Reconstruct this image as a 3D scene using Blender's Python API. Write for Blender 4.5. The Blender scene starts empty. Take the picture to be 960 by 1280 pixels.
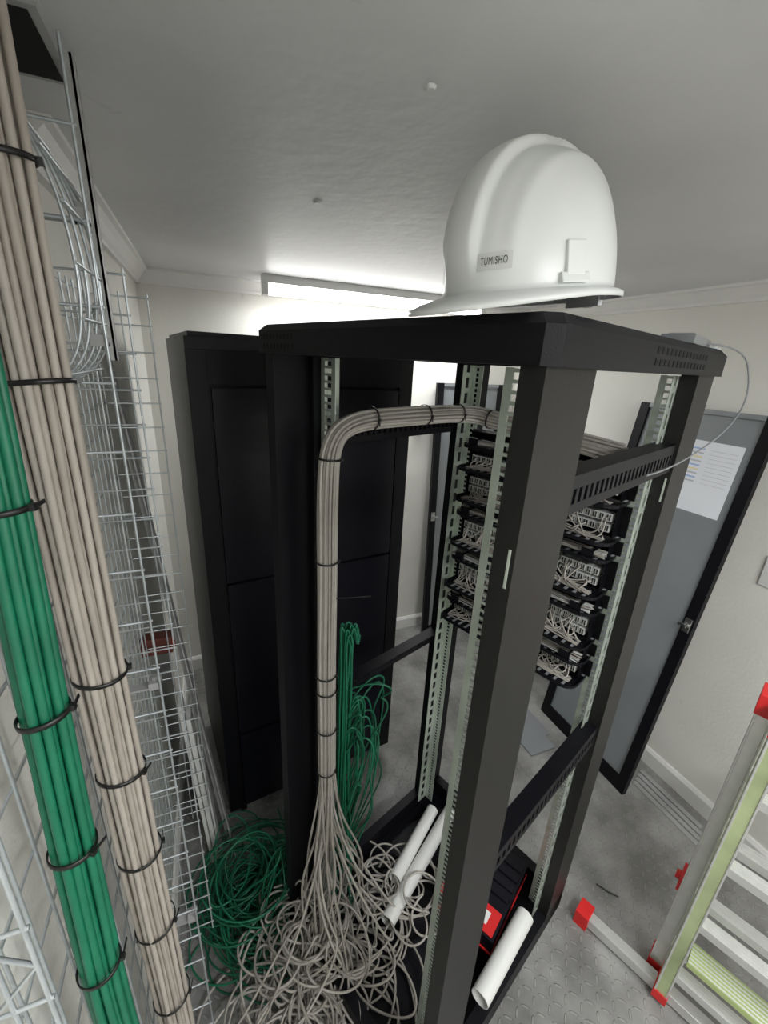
import bpy, math, random
from mathutils import Matrix, Vector
random.seed(23)
sc = bpy.context.scene
A = math.radians(20.5)
CA, SA = math.cos(A), math.sin(A)
RM = Matrix.Rotation(A, 4, 'Z')          # rack frame -> room frame
def RK(v, u, z=0.0):
    return Vector((CA*v-SA*u, SA*v+CA*u, z))

# ------------------------------------------------------------ materials
def mat(name, col, rough=0.5, metal=0.0, var=0.0, vscale=8.0, bump=0.0, bscale=60.0, emit=None, estr=0, spec=None, spots=0.0):
    m = bpy.data.materials.new(name); m.use_nodes = True
    nt = m.node_tree; b = nt.nodes['Principled BSDF']
    b.inputs['Base Color'].default_value = (*col, 1)
    b.inputs['Roughness'].default_value = rough
    b.inputs['Metallic'].default_value = metal
    if spec is not None: b.inputs['Specular IOR Level'].default_value = spec
    tc = nt.nodes.new('ShaderNodeTexCoord')
    if var > 0:
        n = nt.nodes.new('ShaderNodeTexNoise'); n.inputs['Scale'].default_value = vscale
        n.inputs['Detail'].default_value = 6
        nt.links.new(tc.outputs['Object'], n.inputs['Vector'])
        r = nt.nodes.new('ShaderNodeValToRGB')
        r.color_ramp.elements[0].position = 0.3; r.color_ramp.elements[1].position = 0.7
        r.color_ramp.elements[0].color = (*[c*(1-var) for c in col], 1)
        r.color_ramp.elements[1].color = (*[min(1, c*(1+var)) for c in col], 1)
        nt.links.new(n.outputs['Fac'], r.inputs['Fac'])
        src = r.outputs['Color']
        if spots > 0:   # scuffs and stains
            n3 = nt.nodes.new('ShaderNodeTexNoise'); n3.inputs['Scale'].default_value = 9; n3.inputs['Detail'].default_value = 12; n3.inputs['Distortion'].default_value = 1.2
            nt.links.new(tc.outputs['Object'], n3.inputs['Vector'])
            r3 = nt.nodes.new('ShaderNodeValToRGB'); r3.color_ramp.elements[0].position = .70; r3.color_ramp.elements[1].position = .76
            r3.color_ramp.elements[0].color = (1, 1, 1, 1); r3.color_ramp.elements[1].color = (1-spots, 1-spots, 1-spots, 1)
            nt.links.new(n3.outputs['Fac'], r3.inputs['Fac'])
            mx = nt.nodes.new('ShaderNodeMix'); mx.data_type = 'RGBA'; mx.blend_type = 'MULTIPLY'; mx.inputs[0].default_value = 1
            nt.links.new(src, mx.inputs[6]); nt.links.new(r3.outputs['Color'], mx.inputs[7]); src = mx.outputs[2]
        nt.links.new(src, b.inputs['Base Color'])
    if bump > 0:
        n2 = nt.nodes.new('ShaderNodeTexNoise'); n2.inputs['Scale'].default_value = bscale
        nt.links.new(tc.outputs['Object'], n2.inputs['Vector'])
        bp = nt.nodes.new('ShaderNodeBump'); bp.inputs['Strength'].default_value = bump
        bp.inputs['Distance'].default_value = 0.003
        nt.links.new(n2.outputs['Fac'], bp.inputs['Height'])
        nt.links.new(bp.outputs['Normal'], b.inputs['Normal'])
    if emit:
        b.inputs['Emission Color'].default_value = (*emit, 1)
        b.inputs['Emission Strength'].default_value = estr
    return m

M_wall = mat('wall_paint', (0.79, 0.775, 0.72), 0.7, var=0.04, vscale=3, bump=0.3, bscale=90, spots=.12)
M_ceil = mat('ceiling_paint', (0.70, 0.70, 0.71), 0.42, var=0.06, vscale=2.2, bump=0.45, bscale=22, spots=.16)
M_trim = mat('trim_paint', (0.80, 0.79, 0.76), 0.5, var=0.02)
M_black = mat('black_powdercoat', (0.0045, 0.0045, 0.0065), 0.45, var=0.15, vscale=20, bump=0.1, bscale=500, spec=.20)
M_black2 = mat('black_sheet_satin', (0.005, 0.005, 0.009), 0.36, var=0.2, vscale=5, bump=0.05, bscale=200, spec=.25)
M_dark = mat('slot_dark', (0.002, 0.002, 0.002), 0.9)
M_postgrey = mat('charcoal_coat', (0.010, 0.0095, 0.009), 0.42, var=0.1, vscale=20, bump=0.15, bscale=600, spec=.26)
M_zinc = mat('zinc_passivated', (0.56, 0.62, 0.55), 0.38, 0.6, var=0.12, vscale=15)
M_galv = mat('galvanised_wire', (0.56, 0.60, 0.62), 0.35, 0.6, var=0.1, vscale=30)
M_strut = mat('galvanised_strut', (0.40, 0.40, 0.40), 0.5, 0.15, var=0.1, vscale=10)
M_cable = mat('grey_pvc', (0.35, 0.325, 0.29), 0.5, var=0.08, vscale=20)
M_cable_l = mat('pale_grey_pvc', (0.43, 0.405, 0.365), 0.5, var=0.08, vscale=20)
M_beige = mat('beige_grey_pvc', (0.37, 0.33, 0.285), 0.5, var=0.08, vscale=20)
M_beige_l = mat('light_beige_pvc', (0.43, 0.39, 0.34), 0.5, var=0.08, vscale=20)
M_green = mat('green_pvc', (0.006, 0.145, 0.075), 0.42, var=0.15, vscale=20)
M_dgreen = mat('deep_green_pvc', (0.004, 0.10, 0.05), 0.42, var=0.15, vscale=20)
M_tie = mat('black_nylon', (0.008, 0.008, 0.008), 0.4)
M_hat = mat('white_hdpe', (0.77, 0.79, 0.78), 0.28, var=0.01)
M_tape = mat('label_tape', (0.66, 0.67, 0.66), 0.4)
M_ink = mat('ink', (0.02, 0.02, 0.02), 0.6)
M_strap = mat('suspension_plastic', (0.6, 0.6, 0.62), 0.5)
M_alu = mat('brushed_aluminium', (0.68, 0.68, 0.67), 0.35, 0.6, var=0.05, vscale=40)
M_alulime = mat('aluminium_lime_reflection', (0.52, 0.60, 0.34), 0.35, 0.5, var=0.3, vscale=5)  # lime reflection on the ladder stile, painted into the base colour
M_lime = mat('lime_plastic', (0.42, 0.50, 0.22), 0.45)
M_red = mat('red_plastic', (0.62, 0.015, 0.015), 0.4)
M_rust = mat('brown_red_plastic', (0.12, 0.03, 0.02), 0.5)
M_white = mat('white_plastic', (0.74, 0.74, 0.72), 0.4)
M_idc = mat('connector_white', (0.50, 0.51, 0.50), 0.45, var=0.12, vscale=60)
M_steel = mat('steel', (0.6, 0.6, 0.6), 0.3, 1.0)
M_pane = mat('grey_pane', (0.235, 0.25, 0.26), 0.3, var=0.06, vscale=3)
M_paper = mat('paper', (0.80, 0.82, 0.87), 0.7)
M_blue = mat('print_blue', (0.35, 0.47, 0.75), 0.7)
M_yellow = mat('print_yellow', (0.80, 0.70, 0.40), 0.7)
M_greyp = mat('print_grey', (0.5, 0.51, 0.55), 0.7)
M_tube = mat('lamp_diffuser', (1, 1, 1), 0.4, emit=(1.0, 0.99, 0.97), estr=9)
M_greybox = mat('grey_abs', (0.22, 0.23, 0.24), 0.4)
M_clear = mat('clear_film', (0.7, 0.75, 0.78), 0.15)

def floor_mat():
    m = bpy.data.materials.new('embossed_floor'); m.use_nodes = True
    nt = m.node_tree; N = nt.nodes; L = nt.links; b = N['Principled BSDF']
    tc = N.new('ShaderNodeTexCoord'); sep = N.new('ShaderNodeSeparateXYZ')
    L.new(tc.outputs['Object'], sep.inputs[0])
    def mth(op, a, c=None):
        n = N.new('ShaderNodeMath'); n.operation = op
        for i, s in enumerate((a, c)):
            if s is None: continue
            if isinstance(s, (int, float)): n.inputs[i].default_value = s
            else: L.new(s, n.inputs[i])
        return n.outputs[0]
    S = 30.0
    sx = mth('MULTIPLY', sep.outputs[0], S); sy = mth('MULTIPLY', sep.outputs[1], S)
    fx = mth('SUBTRACT', mth('FRACT', sx), 0.5); fy = mth('SUBTRACT', mth('FRACT', sy), 0.5)
    par = mth('FLOORED_MODULO', mth('ADD', mth('FLOOR', sx), mth('FLOOR', sy)), 2.0)
    p = mth('ADD', fx, fy); q = mth('SUBTRACT', fx, fy)
    def ell(a, c):
        a2 = mth('POWER', mth('ABSOLUTE', mth('DIVIDE', a, 0.60)), 2.0)
        c2 = mth('POWER', mth('ABSOLUTE', mth('DIVIDE', c, 0.17)), 2.0)
        return mth('MAXIMUM', mth('SUBTRACT', 1.0, mth('ADD', a2, c2)), 0.0)
    e1 = ell(p, q); e2 = ell(q, p)
    h = mth('ADD', mth('MULTIPLY', e1, par), mth('MULTIPLY', e2, mth('SUBTRACT', 1.0, par)))
    h = mth('MINIMUM', mth('MULTIPLY', h, 3.0), 1.0)
    bp = N.new('ShaderNodeBump'); bp.inputs['Strength'].default_value = 1.0; bp.inputs['Distance'].default_value = 0.003
    L.new(h, bp.inputs['Height']); L.new(bp.outputs['Normal'], b.inputs['Normal'])
    n = N.new('ShaderNodeTexNoise'); n.inputs['Scale'].default_value = 7; n.inputs['Detail'].default_value = 10
    L.new(tc.outputs['Object'], n.inputs['Vector'])
    r = N.new('ShaderNodeValToRGB'); r.color_ramp.elements[0].position = 0.34; r.color_ramp.elements[1].position = 0.66
    r.color_ramp.elements[0].color = (0.16, 0.157, 0.15, 1); r.color_ramp.elements[1].color = (0.32, 0.315, 0.305, 1)
    L.new(n.outputs['Fac'], r.inputs['Fac'])
    mx = N.new('ShaderNodeMix'); mx.data_type = 'RGBA'; mx.blend_type = 'MIX'
    L.new(mth('MULTIPLY', h, .22), mx.inputs[0]); L.new(r.outputs['Color'], mx.inputs[6]); mx.inputs[7].default_value = (.5, .49, .47, 1)
    L.new(mx.outputs[2], b.inputs['Base Color'])
    b.inputs['Roughness'].default_value = 0.40
    return m
M_floor = floor_mat()

# ------------------------------------------------------------ mesh builder
class MB:
    def __init__(s): s.v = []; s.f = []; s.mi = []; s.sm = []
    def add(s, vs, fs, m, smooth=False):
        o = len(s.v); s.v += [Vector(x) for x in vs]
        for f in fs: s.f.append([o+i for i in f]); s.mi.append(m); s.sm.append(smooth)
    def box(s, lo, hi, m=0, T=None):
        x0, y0, z0 = lo; x1, y1, z1 = hi
        vs = [Vector(p) for p in ((x0,y0,z0),(x1,y0,z0),(x1,y1,z0),(x0,y1,z0),(x0,y0,z1),(x1,y0,z1),(x1,y1,z1),(x0,y1,z1))]
        if T is not None: vs = [T @ p for p in vs]
        s.add(vs, [(0,3,2,1),(4,5,6,7),(0,1,5,4),(1,2,6,5),(2,3,7,6),(3,0,4,7)], m)
    def cyl(s, p0, p1, r, m=0, n=16, r2=None, caps=True):
        p0 = Vector(p0); p1 = Vector(p1); d = (p1-p0).normalized()
        a = d.orthogonal().normalized(); b = d.cross(a); r2 = r if r2 is None else r2
        vs = []
        for P, R in ((p0, r), (p1, r2)):
            for i in range(n):
                t = 2*math.pi*i/n; vs.append(P+R*(math.cos(t)*a+math.sin(t)*b))
        s.add(vs, [(i, (i+1) % n, n+(i+1) % n, n+i) for i in range(n)], m, True)
        if caps: s.add(vs, [tuple(range(n-1, -1, -1)), tuple(range(n, 2*n))], m)
    def prism(s, pts, h, m=0):
        n = len(pts); pts = [Vector(p) for p in pts]; h = Vector(h)
        s.add(pts+[p+h for p in pts], [tuple(range(n-1, -1, -1)), tuple(range(n, 2*n))]+[(i, (i+1) % n, n+(i+1) % n, n+i) for i in range(n)], m)
    def perf(s, p0, L, W, T, pitch, hole, edge, m=0):
        p0 = Vector(p0); L = Vector(L); W = Vector(W); T = Vector(T)
        ln = L.length; w = W.length; l = L/ln; ww = W/w
        def bx(a, la, wa):
            s.prism([a, a+la, a+la+wa, a+wa], T, m)
        bx(p0, L, ww*edge); bx(p0+ww*(w-edge), L, ww*edge)
        k = int(ln/pitch)
        for i in range(k+1):
            st = i*pitch; en = min(ln, st+pitch-hole)
            if en > st: bx(p0+l*st+ww*edge, l*(en-st), ww*(w-2*edge))
    def tie(s, c, d, r, h=.005, t=.0014, m=0, head=(.75, -.5, 0)):
        c = Vector(c); d = Vector(d).normalized(); n = 28
        a = d.orthogonal().normalized(); b = d.cross(a); vs = []
        for R, hh in ((r, -h/2), (r+t, -h/2), (r+t, h/2), (r, h/2)):
            for i in range(n):
                x = 2*math.pi*i/n; vs.append(c+d*hh+R*(math.cos(x)*a+math.sin(x)*b))
        fs = []
        for k in range(4):
            for i in range(n): fs.append((k*n+i, k*n+(i+1) % n, ((k+1) % 4)*n+(i+1) % n, ((k+1) % 4)*n+i))
        s.add(vs, fs, m, True)
        hd = Vector(head); hd = (hd-d*hd.dot(d)).normalized(); sd = d.cross(hd)
        q = c+hd*(r+t*.5)
        s.prism([q-sd*h*.6-d*h*.6, q+sd*h*.6-d*h*.6, q+sd*h*.6+d*h*.6, q-sd*h*.6+d*h*.6], hd*h*.9, m)
        q = c+hd*(r+t+h*.3)
        s.prism([q-d*h*.35, q+d*h*.35, q+d*h*.35+hd*.0012, q-d*h*.35+hd*.0012], sd*h*3.2, m)
    def finish(s, name, mats, T=None, bevel=0, parent=None):
        if T is not None: s.v = [T @ p for p in s.v]
        xs = [p.x for p in s.v]; ys = [p.y for p in s.v]; zs = [p.z for p in s.v]
        o = Vector(((min(xs)+max(xs))/2, (min(ys)+max(ys))/2, min(zs)))
        if parent: o = parent.location.copy()
        me = bpy.data.meshes.new(name); me.from_pydata([p-o for p in s.v], [], s.f)
        for mm in mats: me.materials.append(mm)
        me.polygons.foreach_set('material_index', s.mi); me.polygons.foreach_set('use_smooth', s.sm)
        me.update()
        ob = bpy.data.objects.new(name, me); sc.collection.objects.link(ob)
        if parent: ob.parent = parent
        else: ob.location = o
        if bevel:
            bv = ob.modifiers.new('bevel', 'BEVEL'); bv.width = bevel; bv.segments = 2; bv.limit_method = 'ANGLE'
        return ob

def curves(name, spl, depth, mats, res=3, T=None, parent=None):
    allp = []; out = []
    for pts, mi, cyc, smo in spl:
        P = [Vector(p) for p in pts]
        if T is not None: P = [T @ p for p in P]
        allp += P; out.append((P, mi, cyc, smo))
    o = Vector((sum(p.x for p in allp)/len(allp), sum(p.y for p in allp)/len(allp), min(p.z for p in allp)))
    if parent: o = parent.location.copy()
    cu = bpy.data.curves.new(name, 'CURVE'); cu.dimensions = '3D'
    cu.bevel_depth = depth; cu.bevel_resolution = res; cu.use_fill_caps = True
    for mm in mats: cu.materials.append(mm)
    for P, mi, cyc, smo in out:
        sp = cu.splines.new('NURBS' if smo else 'POLY')
        sp.points.add(len(P)-1)
        for i, p in enumerate(P): sp.points[i].co = (*(p-o), 1)
        sp.use_cyclic_u = cyc; sp.material_index = mi
        if smo:
            sp.order_u = 4; sp.use_endpoint_u = not cyc; sp.resolution_u = 5
    ob = bpy.data.objects.new(name, cu); sc.collection.objects.link(ob)
    if parent: ob.parent = parent
    else: ob.location = o
    return ob

# ------------------------------------------------------------ room
XL, XR, YB, YF, ZC = -0.25, 1.98, 2.48, -1.6, 2.245
def slab(name, lo, hi, m):
    b = MB(); b.box(lo, hi, 0); return b.finish(name, [m])
slab('floor', (XL-.1, YF-.1, -.1), (XR+.1, YB+.1, 0), M_floor)
slab('ceiling', (XL-.1, YF-.1, ZC), (XR+.1, YB+.1, ZC+.1), M_ceil)
slab('wall_left', (XL-.1, YF, 0), (XL, YB, ZC), M_wall)
slab('wall_right', (XR, YF, 0), (XR+.1, YB, ZC), M_wall)
slab('wall_back', (XL, YB, 0), (XR, YB+.1, ZC), M_wall)
slab('wall_front', (XL, YF-.1, 0), (XR, YF, ZC), M_wall)
def cornice(name, p, L, inward):
    p = Vector(p); L = Vector(L); n = Vector(inward)
    prof = [(0, 0), (0.06, 0), (0.06, -.010), (0.048, -.014), (0.036, -.027), (0.024, -.044), (0.016, -.052), (0.016, -.064), (0, -.064)]
    b = MB(); b.prism([p+n*a+Vector((0, 0, h)) for a, h in prof], L, 0); b.finish(name, [M_trim])
cornice('trim_1', (XL, YB, ZC), (XR-XL, 0, 0), (0, -1, 0))
cornice('trim_2', (XR, YF, ZC), (0, YB-YF, 0), (-1, 0, 0))
cornice('trim_3', (XL, 1.0, ZC), (0, YB-1.0, 0), (1, 0, 0))
def base(name, p, L, n):
    p = Vector(p); n = Vector(n)
    b = MB(); b.prism([p, p+n*.018, p+n*.018+Vector((0, 0, .075)), p+n*.008+Vector((0, 0, .09)), p+Vector((0, 0, .09))], L, 0); b.finish(name, [M_trim])
base('baseboard_back', (XL, YB, 0), (XR-XL, 0, 0), (0, -1, 0))
base('baseboard_right', (XR, YF, 0), (0, YB-YF, 0), (-1, 0, 0))
base('baseboard_left', (XL, YF, 0), (0, YB-YF, 0), (1, 0, 0))

# ------------------------------------------------------------ fluorescent fitting, plus an added unseen one
def batten(x0, x1, y, name='fluorescent_light'):
    b = MB()
    b.box((x0, y-.035, ZC-.035), (x1, y+.035, ZC), 0)
    b.box((x0, y-.03, ZC-.085), (x0+.025, y+.03, ZC-.03), 0)
    b.box((x1-.025, y-.03, ZC-.085), (x1, y+.03, ZC-.03), 0)
    b.prism([(x0+.025, y-.028, ZC-.036), (x0+.025, y-.030, ZC-.065), (x0+.025, y-.018, ZC-.08), (x0+.025, y+.018, ZC-.08), (x0+.025, y+.030, ZC-.065), (x0+.025, y+.028, ZC-.036)], (x1-x0-.05, 0, 0), 1)
    b.finish(name, [M_white, M_tube])
    l = bpy.data.lights.new('lamp', 'AREA'); l.shape = 'RECTANGLE'; l.size = x1-x0; l.size_y = .07
    l.color = (.96, .985, 1.0)
    o = bpy.data.objects.new('fluorescent_lamp', l); sc.collection.objects.link(o)
    o.location = ((x0+x1)/2, y, ZC-.095)
    return l
l1 = batten(.29, 1.50, 2.26); l1.energy = 10
l_key = batten(.20, 1.45, -.65); l_key.energy = 42  # unseen second fitting, added behind the camera as key light

# ------------------------------------------------------------ open network rack
V0, V1, U0, U1 = .454, 1.22, .237, .86
rk = MB()
for v in (V0, V1-.13):
    for side in (0, 1):
        ua = U0 if side == 0 else U1-.032
        rk.box((v, ua, .05), (v+.13, ua+.032, 1.905), 3 if side == 0 else 0)
        ui = U0+.032 if side == 0 else U1-.032-.018
        vv = v+.085 if v == V0 else v+.05
        rk.box((vv, ui, .1), (vv+.02, ui+.018, 1.9), 0)
        if side == 0:
            rk.box((v-.001, ua+.006, 1.63), (v+.0, ua+.010, 1.685), 2)
o = .013; z0, z1 = 1.903, 1.957
def octo(o, z, c):
    a, b_, c_, d = V0-o, V1+o, U0-o, U1+o
    return [(a+c, c_, z), (b_-c, c_, z), (b_, c_+c, z), (b_, d-c, z), (b_-c, d, z), (a+c, d, z), (a, d-c, z), (a, c_+c, z)]
lo, mid, hi = octo(o, z0, .015), octo(o, z1-.012, .015), octo(o-.012, z1, .015)
vs = lo+mid+hi
fs = [(i, (i+1) % 8, 8+(i+1) % 8, 8+i) for i in range(8)]+[(8+i, 8+(i+1) % 8, 16+(i+1) % 8, 16+i) for i in range(8)]+[tuple(range(16, 24))]
rk.add(vs, fs, 0)
rk.box((V0, U0, z0), (V0+.10, U1, z0+.02), 0); rk.box((V1-.10, U0, z0), (V1, U1, z0+.02), 0)
rk.box((V0, U0, z0), (V1, U0+.06, z0+.02), 0); rk.box((V0, U1-.06, z0), (V1, U1, z0+.02), 0)
for i in range(14):
    for k in range(2):
        v = V0+.30+i*.022
        rk.box((v, U0-o-.0008, z0+.010+k*.017), (v+.011, U0-o, z0+.020+k*.017), 1)
for i in range(9):
    for k in range(2):
        u = U1-.02-i*.013
        rk.box((V0-o-.0008, u-.006, z0+.008+k*.017), (V0-o, u, z0+.018+k*.017), 1)
for z in (1.73, .94):
    for side in (0, 1):
        ua = U0+.006 if side == 0 else U1-.016
        rk.perf((V0+.12, ua, z-.03), (V1-V0-.24, 0, 0), (0, 0, .055), (0, .010, 0), .020, .010, .016, 0)
        ub = ua if side == 0 else ua-.03
        rk.box((V0+.12, ub, z+.024), (V1-.12, ub+.04, z+.030), 0)
for side in (0, 1):
    ua = U0 if side == 0 else U1-.035
    rk.box((V0, ua, .04), (V1, ua+.035, .13), 0)
for v in (V0, V1-.035):
    rk.box((v, U0, .04), (v+.035, U1, .13), 0)
rk.box((V0+.02, U0+.02, .045), (V1-.02, U1-.02, .055), 0)
for v in (V0+.06, V1-.06):
    for u in (U0+.05, U1-.05):
        rk.cyl((v, u, 0), (v, u, .02), .025, 2); rk.cyl((v, u, .02), (v, u, .05), .01, 2)
for vf, s in ((.556, 1), (1.100, -1)):
    for side in (0, 1):
        ue = (.300 if s == 1 else .271) if side == 0 else .806
        wd = .052 if s == 1 else .038
        wdir = 1 if side == 0 else -1
        rk.perf((vf, ue, .13), (0, 0, 1.77), (0, wdir*wd, 0), (s*.0025, 0, 0), .01482, .0095, .014, 2)
        rk.perf((vf, ue, .13), (0, 0, 1.77), (s*.048, 0, 0), (0, wdir*.0025, 0), .0445, .030, .016, 2)
rk.finish('open_network_rack', [M_black, M_dark, M_zinc, M_postgrey], RM, bevel=.0015)

# ------------------------------------------------------------ patch panels and cable managers
def panel(zc, rows):
    b = MB(); vf = 1.092; ua, ub = .296, .775
    H = .020+.029*rows if rows else .036
    b.box((vf, ua, zc-H/2), (vf+.004, ub, zc+H/2), 0)
    b.box((vf-.030, ua+.018, zc+H/2-.003), (vf+.02, ub-.018, zc+H/2), 0)
    b.box((vf-.022, ua+.018, zc-H/2), (vf, ub-.018, zc-H/2+.003), 0)
    for u in (ua+.018, ub-.021): b.box((vf-.030, u, zc-H/2), (vf, u+.003, zc+H/2), 0)
    for row in range(rows):
        zr = zc-H/2+.022+row*.027
        for g in range(4):
            for k in range(6):
                u = ua+.030+g*.107+k*.0168
                b.box((vf-.028, u, zr-.010), (vf, u+.0155, zr+.010), 1)
                b.box((vf-.030, u+.003, zr-.007), (vf-.027, u+.0055, zr+.007), 3)
                b.box((vf-.030, u+.009, zr-.007), (vf-.027, u+.0115, zr+.007), 3)
    zt = zc-H/2-.008; r = .035; d = .088 if rows else .072
    pts = [(vf, ua+.01, zt), (vf, ub-.01, zt)]
    for i in range(7):
        t = math.pi/2*i/6; pts.append((vf-d+r-r*math.sin(t), ub-.01-r+r*math.cos(t), zt))
    for i in range(7):
        t = math.pi/2*i/6; pts.append((vf-d+r-r*math.cos(t), ua+.01+r-r*math.sin(t), zt))
    b.prism(pts, (0, 0, .0025), 0)
    rim = pts[1:]+[pts[0]]
    for p, q in zip(rim[:-1], rim[1:]):
        p = Vector(p); q = Vector(q)
        if (q-p).length < 1e-4: continue
        t = (q-p).normalized(); n = Vector((t.y, -t.x, 0))*.002
        b.prism([p, q, q+n, p+n], (0, 0, .009), 0)
    for k in range(18):
        u = ua+.035+k*.0235
        b.box((vf-d+.010, u, zt+.0025), (vf-.032, u+.007, zt+.0042), 2)
    if not rows:
        for k in range(5):
            u = ua+.04+k*.093
            b.box((vf-d+.004, u, zt), (vf-d+.008, u+.03, zt+.028), 0)
            b.box((vf-d+.004, u, zt+.025), (vf-.02, u+.006, zt+.028), 0)
    ob = b.finish('patch_panel' if rows else 'cable_manager', [M_black, M_idc, M_greybox, M_tie], RM)
    sp = []
    for k in range(56 if rows else 18):
        if rows:
            u = random.uniform(ua+.04, ub-.04); zr = zc-H/2+.022+random.randrange(rows)*.027
            u2 = min(max(u+random.uniform(-.04, .04), ua+.03), ub-.03)
            u3 = min(max(u2+random.uniform(-.20, .20), ua+.03), ub-.03)
            q = random.uniform(0, .025)
            sp.append(([(vf-.028, u, zr), (vf-.036, u+.002, zr-.002), (vf-.04-q*.6, u2, zt+.012), (vf-.042-q, (u2+u3)/2, zt+.006+random.uniform(0, .010)), (vf-.040-q, u3, zt+.006)], 0, False, True))
        else:
            va = vf-.028-random.uniform(0, .034)
            rz = lambda: zt+.006+random.uniform(0, .018)
            sp.append(([(va, ua+.02, rz()), (va-.004, .42, rz()), (va+.004, .55, rz()), (va, .66, rz()), (va, ub-.02, rz())], random.choice((0, 0, 1)), False, True))
    curves('wiring', sp, .0017, [M_cable, M_idc], res=1, T=RM, parent=ob)
for z, f in ((1.700, 0), (1.640, 1), (1.560, 2), (1.490, 0), (1.415, 2), (1.340, 0), (1.265, 2), (1.190, 0), (1.130, 1)):
    panel(z, f)

# ------------------------------------------------------------ cable helpers
def disk(n, r):
    out = []
    for i in range(n):
        rr = r*math.sqrt((i+.5)/n); t = i*2.39996
        out.append((rr*math.cos(t), rr*math.sin(t)))
    return out
def strand(path, off, jit=.0015):
    P = []; n = len(path); prev = None
    for i, p in enumerate(path):
        d = (path[min(i+1, n-1)]-path[max(i-1, 0)]).normalized()
        a = d.orthogonal().normalized() if prev is None else (prev-d*prev.dot(d)).normalized()
        prev = a; b = d.cross(a)
        P.append(p+a*(off[0]+random.uniform(-jit, jit))+b*(off[1]+random.uniform(-jit, jit)))
    return P
def pile_cable(start, cx, cy, sx, sy, hmax, loops, zlow=.008, rmin=.07, rmax=.20, tilt=.35):
    P = [Vector(start)]
    ex, ey = random.gauss(cx, sx), random.gauss(cy, sy)
    sx0, sy0, sz0 = start
    wob = lambda q: random.uniform(-q, q)
    P.append(Vector((sx0+(ex-sx0)*.03, sy0+(ey-sy0)*.03, sz0-.10)))
    P.append(Vector((sx0+(ex-sx0)*.10+wob(.02), sy0+(ey-sy0)*.10+wob(.02), max(.30, sz0-.25))))
    P.append(Vector((sx0+(ex-sx0)*.28+wob(.05), sy0+(ey-sy0)*.28+wob(.05), max(.22, sz0-.38)+wob(.04))))
    ang = random.uniform(0, 6.28); sg = random.choice((-1, 1))
    px, py = sx0+(ex-sx0)*.5, sy0+(ey-sy0)*.5
    for l in range(loops):
        r = random.uniform(rmin, rmax); e = random.uniform(.6, 1)
        # wander from where the cable lands so that loops stay round
        tx = min(max(random.gauss(cx, sx), cx-1.8*sx), cx+1.8*sx); ty = min(max(random.gauss(cy, sy), cy-1.8*sy), cy+1.8*sy)
        rot = random.uniform(0, 3.14); tl = random.uniform(-tilt, tilt)*r
        N = random.choice((9, 12, 16)); k0 = 0
        for j in range(N):
            k = (j+1)/N
            ccx = px+(tx-px)*k; ccy = py+(ty-py)*k
            dd = math.hypot(ccx-cx, ccy-cy)/(sx+sy)
            if j == 0: zr = random.random()
            zb = zlow+hmax*zr*max(.05, 1-dd*.8)
            ang += sg*2*math.pi/8
            x = r*math.cos(ang); y = r*e*math.sin(ang)
            z = max(zlow, zb+tl*math.cos(ang)+random.uniform(-.008, .008))
            X = ccx+x*math.cos(rot)-y*math.sin(rot); Y = ccy+x*math.sin(rot)+y*math.cos(rot)
            P.append(Vector((max(X, XL+.03), Y, z)))
        px, py = tx, ty
        sg = random.choice((sg, sg, -sg))
    return P

# ------------------------------------------------------------ rack grey bundle
bv, bu = .530, .742
path = [RK(*p) for p in [(bv, bu, .78), (bv, bu, .95), (bv, bu+.004, 1.15), (bv, bu, 1.35), (bv, bu+.003, 1.55), (bv, bu, 1.66),
             (bv+.004, bu, 1.71), (bv+.020, bu, 1.745), (bv+.050, bu, 1.765), (bv+.11, bu, 1.775), (bv+.22, bu-.002, 1.775), (bv+.35, bu, 1.775),
             (bv+.44, bu-.004, 1.773), (bv+.475, bu-.015, 1.771), (bv+.490, bu-.045, 1.767), (bv+.492, bu-.10, 1.76), (bv+.492, bu-.22, 1.75), (bv+.492, bu-.33, 1.74), (bv+.492, bu-.42, 1.73)]]
sp = []; grey_starts = []
for off in disk(32, .0215):
    s = strand(path, off)
    grey_starts.append(s[0])
    s = s[:1]+s
    sp.append((s, random.choice((0, 0, 1)), False, True))
for i, g in enumerate(grey_starts):
    if i % 4 == 3:   # a few run back into the rack base
        c = RK(.80, .60)
        tail = pile_cable(g, c.x, c.y, .09, .09, .12, 2, zlow=.07, rmin=.06, rmax=.12)
    else:
        tail = pile_cable(g, .19, .80, .15, .14, .28, random.choice((1, 2, 2)), rmin=.06, rmax=.15)
    sp.append((tail, random.choice((0, 0, 1)), False, True))
gb = curves('grey_cable_bundle', sp, .0034, [M_cable, M_cable_l])
b = MB()
for i, f in ((0, .05), (0, .95), (1, .6), (1, .85), (3, .5), (5, .7), (9, .1), (10, .6), (11, .9), (14, .5)):
    b.tie(path[i].lerp(path[i+1], f), path[i+1]-path[i], .0250, .0045)
b.prism([path[3]+Vector((.02, -.01, 0)), path[3]+Vector((.02, -.01, .003)), path[3]+Vector((.02, -.009, .003))], (.09, 0, -.01), 0)
b.finish('cable_ties', [M_tie], parent=gb)

sp = []
for i in range(12):
    a = random.uniform(0, 6.28)
    st = (.24+.08*math.cos(a), .86+.08*math.sin(a), random.uniform(.2, .36))
    sp.append((pile_cable(st, .16, .70, .18, .13, .14, 2, rmin=.08, rmax=.17), random.choice((0, 1)), False, True))
curves('loose_grey_cables', sp, .0034, [M_cable, M_cable_l])

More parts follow.
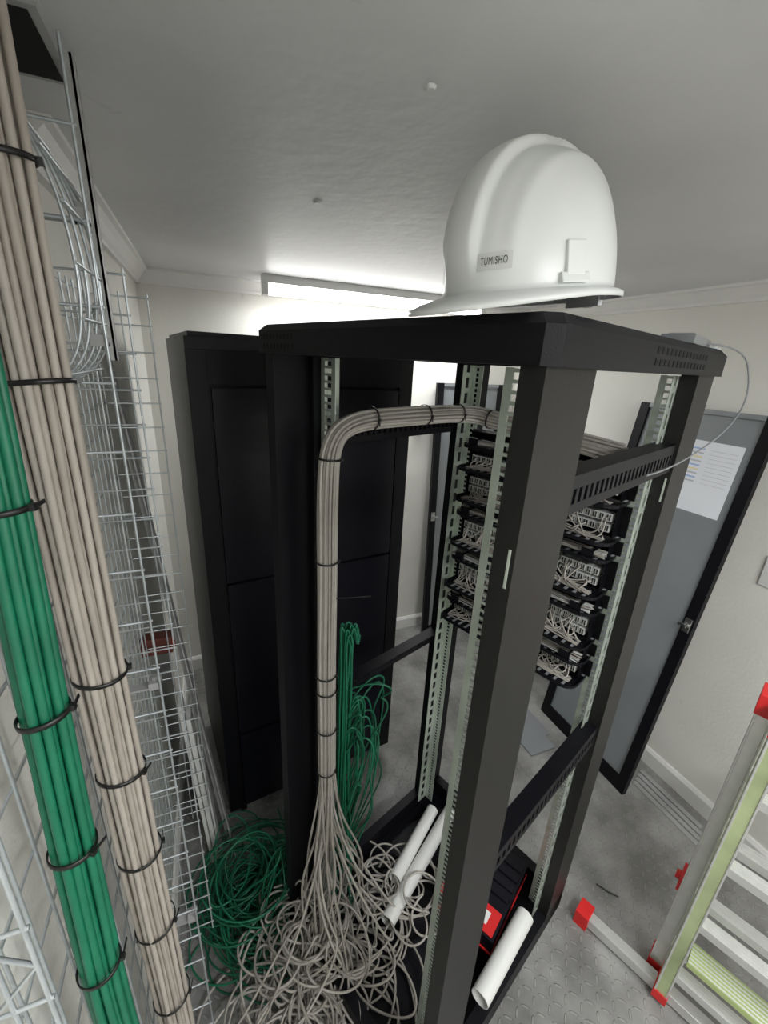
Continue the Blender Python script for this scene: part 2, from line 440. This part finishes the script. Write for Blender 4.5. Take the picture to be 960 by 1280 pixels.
# ------------------------------------------------------------ rack green bundle
gx, gy = .318, .985
gp = [Vector((gx, gy, z)) for z in (1.18, 1.05, .9, .75, .6, .48)]
sp = []
for off in disk(22, .022):
    s = strand(gp, off, .006)
    top = [s[0]+Vector((random.uniform(.01, .035), random.uniform(-.01, .02), -.05)), s[0]+Vector((random.uniform(0, .018), 0, random.uniform(-.01, .035)))]
    s = top+s
    e = s[-1]
    s += [e+Vector((random.uniform(-.03, .05), random.uniform(-.03, .03), -.2)), Vector((random.uniform(.1, .35), random.uniform(.85, 1.1), .08))]
    sp.append((s, 0, False, True))
for i in range(18):
    z0_ = random.uniform(.80, 1.12); w = random.uniform(.04, .19); dn = random.uniform(.12, .5)
    dr = Vector((.85, random.uniform(-.6, .5), 0)).normalized()
    b0 = Vector((gx, gy, z0_-.08))
    j = lambda q: Vector((random.uniform(-q, q), random.uniform(-q, q), random.uniform(-q, q)))
    sp.append(([b0+Vector((0, 0, -dn*.3)), b0+dr*w*.5+Vector((0, 0, .03))+j(.02), b0+dr*w+Vector((0, 0, -.02))+j(.04), b0+dr*w*.7+Vector((0, 0, -dn*.5))+j(.05), b0+dr*w*1.2+Vector((0, 0, -dn))+j(.05), b0+dr*w*.3+Vector((0, 0, -dn-.15))+j(.02), b0+Vector((.0, 0, -dn-.35))], random.choice((0, 1)), False, True))
for i in range(22):
    st = (.18+random.uniform(-.04, .03), 1.06, .34)
    sp.append((pile_cable(st, .0, 1.06, .07, .10, .22, 2, rmin=.10, rmax=.19), random.choice((0, 1, 1)), False, True))
curves('green_cable_bundle', sp, .0029, [M_green, M_dgreen])

# ------------------------------------------------------------ wall bundles
def wall_bundle(name, x, yf, z0, z1, n, r, dep, mats, tz, pick):
    zs = [z0+(z1-z0)*i/16 for i in range(17)]
    path = [Vector((x+.003*math.sin(z*3), yf(z), z)) for z in zs]
    sp = []
    for off in disk(n, r): sp.append((strand(path, off, .0018), pick(), False, True))
    cb = curves(name, sp, dep, mats, res=3)
    b = MB()
    for z in tz:
        i = max(0, min(15, int((z-z0)/(z1-z0)*16)))
        f = (z-zs[i])/(zs[i+1]-zs[i])
        b.tie(path[i].lerp(path[i+1], f), (random.uniform(-.1, .1), random.uniform(-.1, .1), 1), r+dep*.75, .0055, .0015, head=(1, random.uniform(-.6, .6), 0))
    b.finish('cable_ties', [M_tie], parent=cb)
wall_bundle('grey_wall_cable_bundle', -.160, lambda z: .580, .02, ZC, 34, .0285, .0043, [M_beige, M_beige_l],
            (.7, .93, 1.12, 1.3, 1.48, 1.86, 2.06, 2.2), lambda: random.choice((0, 0, 1)))
wall_bundle('green_wall_cable_bundle', -.172, lambda z: .465-.075*max(0, min(1, (1.85-z)/.7)), .02, ZC, 15, .0185, .0045, [M_green],
            (.8, 1.0, 1.2, 1.38, 1.55, 1.76, 1.95), lambda: 0)

# ------------------------------------------------------------ wire mesh cable trays
def tray(name, xb, xn, xo, y0, y1, z0, z1, pitch=.05, cross=.10, depth=.0022, zig=False):
    sp = []
    k = int(round((y1-y0)/pitch))
    for i in range(k+1):
        y = y0+(y1-y0)*i/k
        sp.append(([(xb, y, z0), (xb, y, z1)], 0, False, False))
    for y, xx in ((y0, xn), (y1, xo)):
        for x in ((xb+xx)/2, xx):
            sp.append(([(x, y, z0), (x, y, z1)], 0, False, False))
    z = z0+.03
    while z < z1:
        sp.append(([(xn+.004, y0, z), (xb-.003+.008, y0, z), (xb-.003, y0+.008, z), (xb-.003, y1-.008, z), (xb+.005, y1, z), (xo+.004, y1, z)], 0, False, False))
        z += cross
    if zig:
        pts = []; z = z0; q = 0
        while z < z1:
            pts.append((xn if q % 2 else xb, y0, z)); z += .06; q += 1
        sp.append((pts, 0, False, False))
    return curves(name, sp, depth, [M_galv], res=2)
tray('wire_mesh_cable_tray', -.222, -.172, -.120, .30, .74, .02, ZC-.01, zig=True)
tray('wire_mesh_cable_tray', -.222, -.105, -.105, .88, 1.24, .30, 2.02, .045, .06, .0018)
sp = []
for i in range(5):
    y = .66+.045*i
    sp.append(([(-.21, y, 2.19), (-.17, y, 2.15), (-.14, y, 2.10), (-.125, y, 2.02), (-.125, y, 1.92), (-.15, y, 1.86), (-.205, y, 1.84)], 0, False, True))
for x, z in ((-.17, 2.15), (-.14, 2.10), (-.127, 2.05), (-.125, 1.99), (-.126, 1.93), (-.15, 1.865)):
    sp.append(([(x, .655, z), (x, .845, z)], 0, False, False))
curves('wire_mesh_cable_tray', sp, .0021, [M_galv], res=2)
b = MB()
b.box((-.122, .80, 1.88), (-.119, .823, ZC), 0); b.box((-.130, .80, 1.88), (-.119, .802, ZC), 0); b.box((-.130, .821, 1.88), (-.119, .823, ZC), 0)
b.finish('galvanised_strut', [mat('strut_grey_paint', (.42, .42, .41), .5, 0, var=.08)])
b = MB()
for z in (.6, 1.3, 1.9, 2.05):
    b.box((XL, .745, z), (-.12, .765, z+.004), 0); b.box((XL, .745, z-.03), (XL+.004, .765, z+.004), 0)
    b.box((-.14, .742, z), (-.12, .768, z+.015), 0); b.cyl((-.13, .755, z+.015), (-.13, .755, z+.023), .006, 0, 6)
b.finish('tray_bracket', [M_strut])
b = MB()
T = Matrix.Translation((-.035, 1.27, 0)) @ Matrix.Rotation(math.radians(-5.2), 4, 'Y')
b.box((-.002, -.02, 0), (.002, .02, 2.0), 0, T); b.box((-.02, .018, 0), (.002, .02, 2.0), 0, T)
b.finish('leaning_metal_strip', [M_strut])
b = MB()
b.box((-.24, .70, ZC-.012), (-.13, .86, ZC), 0); b.box((-.230, .71, ZC-.013), (-.14, .85, ZC-.011), 1)
b.finish('ceiling_cable_opening', [M_strut, M_dark])
b = MB()
T = Matrix.Translation((-.125, 1.29, .0)) @ Matrix.Rotation(math.radians(-3), 4, 'Y')
b.box((0, -.03, 0), (.012, .05, .80), 0, T); b.box((.014, -.02, 0), (.03, .05, .72), 0, T); b.box((.032, -.01, 0), (.04, .05, .6), 0, T)
b.finish('white_panel_stack', [M_white], bevel=.003)

# ------------------------------------------------------------ closed black cabinet
b = MB(); W = .765; D = .60; H = 1.905
b.box((0, .012, .08), (W, D, H), 0)
b.prism([(0, -.006, H), (W, -.006, H), (W, D, H), (0, D, H)], (0, 0, .034), 0)
b.box((.012, .006, H+.034), (W-.012, D-.01, 1.952), 0)
b.box((0, 0, .08), (.055, .012, H), 0); b.box((W-.055, 0, .08), (W, .012, H), 0)
b.box((.055, 0, 1.81), (W-.055, .012, H), 0)
for za, zb in ((1.155, 1.80), (.485, 1.145), (.09, .475)):
    b.box((.062, -.004, za), (W-.062, .012, zb), 1)
    b.box((.062, -.007, zb-.012), (W-.062, -.004, zb), 1)
b.box((.22, -.001, 1.815), (.225, .0, H), 2)
b.box((.24, -.012, 1.42), (.27, -.004, 1.47), 1); b.cyl((.255, -.016, 1.445), (.255, -.012, 1.445), .008, 3)
for x in (.06, W-.06):
    for y in (.06, D-.06):
        b.cyl((x-.012, y, .03), (x+.012, y, .03), .03, 1); b.box((x-.02, y-.02, .05), (x+.02, y+.02, .08), 3)
T = Matrix.Translation((-.04, 1.383, 0)) @ Matrix.Rotation(math.radians(7.6), 4, 'Z')
b.finish('server_cabinet', [M_black, M_black2, M_dark, M_steel], T, bevel=.0015)

# ------------------------------------------------------------ framed doors (removed) leaning
def door(T, w, h):
    b = MB(); s = .045; t = .028
    b.box((0, -t/2, 0), (s, t/2, h), 0); b.box((w-s, -t/2, 0), (w, t/2, h), 0)
    b.box((s, -t/2, 0), (w-s, t/2, .07), 0); b.box((s, -t/2, h-.02), (w-s, t/2, h), 1)
    b.box((s, -.003, .07), (w-s, .003, h-.02), 1)
    zc = .92
    b.box((.008, -t/2-.006, zc-.03), (.036, -t/2, zc+.03), 2)
    b.cyl((.022, -t/2-.016, zc), (.022, -t/2-.006, zc), .010, 2)
    b.box((.016, -t/2-.022, zc-.008), (.05, -t/2-.016, zc+.006), 2)
    return b.finish('cabinet_door', [M_black, M_pane, M_steel], T, bevel=.001)
Rm = Matrix(((0, 1, 0, 0), (1, 0, 0, 0), (0, 0, 1, 0), (0, 0, 0, 1)))
T1 = Matrix.Translation((1.705, .90, 0)) @ Matrix.Rotation(math.radians(7.0), 4, 'Y') @ Rm
door(T1, .56, 1.79)
T2 = Matrix.Translation((1.35, 2.345, 0)) @ Matrix.Rotation(math.radians(-3.0), 4, 'X')
door(T2, .50, 1.79)
b = MB()
b.box((.075, -.0050, 1.37), (.285, -.0040, 1.665), 0, T1)
for i in range(9):
    z = 1.635-i*.017
    b.box((.215, -.0056, z-.006), (.262, -.0050, z), (1, 3, 2, 3, 1, 2, 3, 1, 3)[i], T1)
    b.box((.09, -.0056, z-.005), (.19, -.0050, z-.0035), 3, T1)
b.finish('printed_paper_sheet', [M_paper, M_blue, M_yellow, M_greyp])
b = MB(); b.box((1.22, YB-.05, 1.50), (1.29, YB, 1.62), 0); b.box((1.23, YB-.054, 1.51), (1.28, YB-.05, 1.61), 0); b.finish('junction_box', [M_greybox], bevel=.003)
b = MB(); b.box((XR-.01, .74, 1.14), (XR, .82, 1.26), 0); b.box((XR-.014, .77, 1.18), (XR-.01, .79, 1.22), 0); b.finish('light_switch', [M_white], bevel=.002)

# ------------------------------------------------------------ hard hat
def hat():
    a, bb, h = .130, .108, .166
    def surf(th, t, off=0.0):
        ph = t*math.pi/2
        r = max(0, math.cos(ph))**.74; z = h*math.sin(ph)**.95
        x = a*r*math.cos(th); y = bb*r*math.sin(th)
        if x < 0: x *= .96
        p = Vector((x, y, z)); n = Vector((x/a/a, y/bb/bb, (z+.02)/h/h)).normalized()
        w = abs(y+.004)
        f = max(0, min(1, (.033-w)/.008)); f = f*f*(3-2*f)
        g = max(0, min(1, (z-.012)/.05)); g = g*g*(3-2*g)
        off2 = .0115*f*g
        f2 = max(0, 1-abs(w-.068)/.012); off2 += .0025*f2*g
        return p+n*(off+off2)
    n = 144; rows = 48
    vs = []; fs = []
    def bw(th): return .013+.042*max(0, math.cos(th))**1.3
    def drop(th): return .005+.012*max(0, math.cos(th))**1.5
    brim = [(1.0, 1.0, -.006), (.98, .96, 0), (.6, .55, .001), (.15, .15, .001)]
    for (k, dk, ex) in brim:
        for i in range(n):
            th = 2*math.pi*i/n; p = surf(th, 0)
            d = Vector((math.cos(th)/a, math.sin(th)/bb, 0)).normalized()
            vs.append(p+d*bw(th)*k+Vector((0, 0, -drop(th)*dk+ex)))
    for j in range(rows):
        t = j/rows
        for i in range(n): vs.append(surf(2*math.pi*i/n, t))
    vs.append(surf(0, 1.0))
    R = rows+4
    for j in range(R-1):
        for i in range(n): fs.append((j*n+i, j*n+(i+1) % n, (j+1)*n+(i+1) % n, (j+1)*n+i))
    for i in range(n): fs.append(((R-1)*n+i, (R-1)*n+(i+1) % n, R*n))
    me = bpy.data.meshes.new('shell'); me.from_pydata(vs, [], fs); me.materials.append(M_hat)
    me.polygons.foreach_set('use_smooth', [True]*len(fs)); me.update()
    shell = bpy.data.objects.new('shell', me); sc.collection.objects.link(shell)
    so = shell.modifiers.new('solid', 'SOLIDIFY'); so.thickness = .003; so.offset = -1
    root = bpy.data.objects.new('hard_hat', None); sc.collection.objects.link(root); root.empty_display_size = .1
    parts = [shell]
    for s in (1, -1):
        b = MB(); th = math.radians(74)*s
        p = surf(th, .12); d = Vector((math.cos(th)/a, math.sin(th)/bb, 0)).normalized(); tt = Vector((-d.y, d.x, 0))
        for lo_, hi_, wd, th_ in ((-.022, .016, .026, .0065), (-.03, -.018, .040, .009)):
            q = p+Vector((0, 0, lo_))
            b.prism([q-tt*wd/2-d*.006, q+tt*wd/2-d*.006, q+tt*wd/2+d*th_, q-tt*wd/2+d*th_], (-d.x*.004, -d.y*.004, hi_-lo_), 0)
        parts.append(b.finish('accessory_slot', [M_hat], bevel=.0015))
    b = MB(); k = 40
    inner = [Vector((.098*math.cos(2*math.pi*i/k), .082*math.sin(2*math.pi*i/k), 0)) for i in range(k)]
    vs = [p+Vector((0, 0, .006)) for p in inner]+[p+Vector((0, 0, .03)) for p in inner]+[p*.97+Vector((0, 0, .006)) for p in inner]+[p*.97+Vector((0, 0, .03)) for p in inner]
    fs = [(i, (i+1) % k, k+(i+1) % k, k+i) for i in range(k)]+[(2*k+(i+1) % k, 2*k+i, 3*k+i, 3*k+(i+1) % k) for i in range(k)]+[(2*k+i, 2*k+(i+1) % k, (i+1) % k, i) for i in range(k)]
    b.add(vs, fs, 0, True)
    for s in (1, -1):
        b.cyl((-.098, .02*s, .012), (-.122, .045*s, -.004), .005, 0, 10)
    b.box((-.136, -.030, -.019), (-.126, .030, -.003), 0)
    b.cyl((-.136, 0, -.010), (-.150, 0, -.010), .010, 0, 20)
    parts.append(b.finish('suspension_band', [M_strap], bevel=.001))
    th0, t0 = math.radians(27), .115
    def wrap(sx, sy, off): return surf(th0+sx/.118, t0+sy/.18, off)
    b = MB(); nx = 12; wx, wy = .023, .0065
    vs = []
    for j in (-1, 1):
        for i in range(nx+1): vs.append(wrap(-wx+2*wx*i/nx, j*wy, .0006))
    b.add(vs, [(i, i+1, nx+2+i, nx+1+i) for i in range(nx)], 0, True); parts.append(b.finish('label', [M_tape]))
    cu = bpy.data.curves.new('t', 'FONT'); cu.body = 'TUMISHO'; cu.size = .0080; cu.align_x = 'CENTER'; cu.align_y = 'CENTER'
    cu.space_character = 1.15
    to = bpy.data.objects.new('t', cu); sc.collection.objects.link(to)
    bpy.context.view_layer.update()
    dg = bpy.context.evaluated_depsgraph_get()
    tm = bpy.data.meshes.new_from_object(to.evaluated_get(dg)); bpy.data.objects.remove(to)
    for vtx in tm.vertices: vtx.co = wrap(vtx.co.x*.92, vtx.co.y, .0012)
    tm.materials.clear(); tm.materials.append(M_ink)
    txt = bpy.data.objects.new('label_text', tm); sc.collection.objects.link(txt); parts.append(txt)
    for p in parts: p.parent = root
    return root
hh = hat()
hh.matrix_world = Matrix.Translation((.412, .520, 1.990)) @ Matrix.Rotation(math.radians(189), 4, 'Z') @ Matrix.Rotation(math.radians(6.5), 4, 'Y') @ Matrix.Scale(.92, 4)
bpy.context.view_layer.update()
# rest the parts that are over the canopy on its top; the brim tip overhangs the edge
low = 9
for o_ in hh.children:
    for v_ in o_.data.vertices:
        q = o_.matrix_world @ v_.co; l_ = RM.inverted() @ q
        if l_.x > V0-.014 and l_.y > U0-.014: low = min(low, q.z)
hh.location.z += 1.9575-low

# ------------------------------------------------------------ device on rack top with lead
b = MB()
T = RM @ Matrix.Translation((1.06, .265, 1.957)) @ Matrix.Rotation(math.radians(5), 4, 'Z')
b.box((-.10, -.025, 0), (.10, .03, .016), 0, T); b.box((-.09, -.02, .016), (.06, .02, .018), 1, T)
b.box((.08, -.04, 0), (.16, .01, .004), 2, T)
b.finish('access_point', [M_greybox, M_strut, M_clear], bevel=.002)
curves('thin_lead', [([RK(1.10, .25, 1.965), RK(1.20, .20, 1.965), RK(1.25, .185, 1.93), RK(1.22, .16, 1.84), RK(1.10, .19, 1.76), RK(.98, .225, 1.72), RK(.90, .235, 1.72)], 0, False, True)], .0018, [M_greybox])

# ------------------------------------------------------------ things in the rack base
b = MB()
T = RM @ Matrix.Translation((1.00, .44, .057)) @ Matrix.Rotation(math.radians(8), 4, 'Z')
b.box((-.15, -.11, 0), (.15, .11, .06), 0, T); b.box((-.148, -.108, .064), (.148, .108, .12), 0, T)
b.box((-.151, -.111, .058), (.151, .111, .066), 1, T)
b.box((-.14, -.10, .12), (-.06, .10, .123), 1, T); b.box((-.12, -.07, .123), (-.08, .03, .124), 2, T)
for y in (-.07, .05): b.box((-.156, y, .04), (-.15, y+.03, .085), 1, T)
b.box((-.18, -.06, .05), (-.15, -.045, .07), 0, T); b.box((-.18, .045, .05), (-.15, .06, .07), 0, T); b.box((-.19, -.06, .05), (-.175, .06, .07), 0, T)
for k in range(4): b.box((-.02+k*.04, -.10, .12), (.0+k*.04, .10, .126), 0, T)
b.finish('power_tool_case', [M_black2, M_red, M_white], bevel=.003)
def pipe(p, q, r):
    b = MB(); b.cyl(p, q, r, 0, 24, caps=False); b.cyl(q, p, r*.9, 0, 24, caps=False)
    P, Q = Vector(p), Vector(q); d = (Q-P).normalized(); a = d.orthogonal().normalized(); c = d.cross(a)
    for E in (P, Q):
        vs = [E+rr*(math.cos(2*math.pi*i/24)*a+math.sin(2*math.pi*i/24)*c) for rr in (r, r*.9) for i in range(24)]
        b.add(vs, [(i, (i+1) % 24, 24+(i+1) % 24, 24+i) for i in range(24)], 0)
    b.finish('white_conduit_pipe', [M_white])
pipe((.83, 1.06, .10), (.43, .80, .10), .026)
pipe((.76, 1.09, .10), (.50, .90, .115), .024)
pipe((.86, .625, .16), (.60, .51, .16), .028)

# ------------------------------------------------------------ folded ladder
E1 = Vector((SA, -CA, 0)); E2 = Vector((CA, SA, 0)); Z = Vector((0, 0, 1))
LB = Vector((1.165, .395, 0))
b = MB()
def lb(e1a, e1b, e2a, e2b, za, zb, m):
    p = LB+E1*e1a+E2*e2a+Z*za
    b.prism([p, p+E1*(e1b-e1a), p+E1*(e1b-e1a)+E2*(e2b-e2a), p+E2*(e2b-e2a)], (0, 0, zb-za), m)
Wd = .44
for k, (e2, ins) in enumerate(((0, .036), (.075, 0))):
    for a, sgn in ((0, 1), (Wd, -1)):
        s = a+sgn*ins; e = s+sgn*.034
        lo_, hi_ = min(s, e), max(s, e)
        lb(lo_, hi_, e2, e2+.062, .05, 1.12, 1 if (k == 0 and a == 0) else 0)
        lb(lo_-.001, lo_+.004, e2-.002, e2, .05, 1.12, 0); lb(hi_-.004, hi_+.001, e2-.002, e2, .05, 1.12, 0)
        lb(lo_-.003, hi_+.003, e2-.004, e2+.066, .02, .055, 2)
        lb(lo_-.004, hi_+.004, e2-.004, e2+.066, 1.10, 1.16, 2)
    for z in (.14, .39, .64, .89):
        lb(ins+.02, Wd-ins-.02, e2+.006, e2+.045, z, z+.028, 0)
        for q in range(4): lb(ins+.03, Wd-ins-.03, e2+.010+q*.009, e2+.013+q*.009, z+.028, z+.030, 0)
lb(.075, Wd-.08, -.01, .06, .255, .275, 3)
for q in range(6): lb(.075, Wd-.08, -.008+q*.011, -.004+q*.011, .275, .278, 0)
lb(-.008, .0, .08, .14, .39, .45, 2); lb(-.02, .0, .10, .12, .41, .43, 2)
lb(-.19, Wd+.19, .02, .055, .012, .050, 0); lb(-.225, -.18, .008, .068, 0, .062, 2); lb(Wd+.18, Wd+.225, .008, .068, 0, .062, 2)
b.finish('folding_ladder', [M_alu, M_alulime, M_red, M_lime], bevel=.0015)

# ------------------------------------------------------------ bits on the floor / ceiling
b = MB()
for i in range(4):
    b.box((1.80+i*.028, .60+.02*i, 0), (1.822+i*.028, .93+.01*i, .004+.002*i), 0)
b.finish('metal_strips', [M_strut])
curves('cable_tie_offcut', [([(1.27, .665, .004), (1.29, .63, .004), (1.315, .60, .006)], 0, False, False)], .0025, [M_tie])
b = MB(); b.box((1.35, 1.30, 0), (1.62, 1.50, .004), 0); b.box((1.42, 1.22, .004), (1.58, 1.42, .008), 0); b.finish('sheet_metal_offcuts', [M_greybox])
for (x, y, s) in ((.312, .651, .006), (.286, 1.17, .008)):
    b = MB(); b.cyl((x, y, ZC-.004), (x, y, ZC), s, 0, 8, r2=s*1.4); b.finish('ceiling_fixing', [M_ceil])
b = MB(); b.box((XL, 1.30, .98), (XL+.09, 1.345, 1.04), 0); b.cyl((XL+.09, 1.32, 1.01), (XL+.11, 1.32, 1.01), .018, 1, 16); b.finish('wall_isolator', [M_rust, M_red], bevel=.004)

# ------------------------------------------------------------ world, camera
w = bpy.data.worlds.new('w'); sc.world = w; w.use_nodes = True
w.node_tree.nodes['Background'].inputs[0].default_value = (.8, .85, .9, 1); w.node_tree.nodes['Background'].inputs[1].default_value = .3
cam = bpy.data.cameras.new('cam'); co = bpy.data.objects.new('camera', cam); sc.collection.objects.link(co)
cam.sensor_width = 36; cam.lens = 36*533/1280; cam.clip_start = .02
f = Vector((.3685, .8677, -.334)).normalized(); r = Vector((.9262, -.3746, .0489)); r = (r-f*r.dot(f)).normalized(); u = r.cross(f)
co.matrix_world = Matrix(((r.x, u.x, -f.x, 0), (r.y, u.y, -f.y, 0), (r.z, u.z, -f.z, 1.9), (0, 0, 0, 1)))
sc.camera = co
sc.view_settings.view_transform = 'Standard'
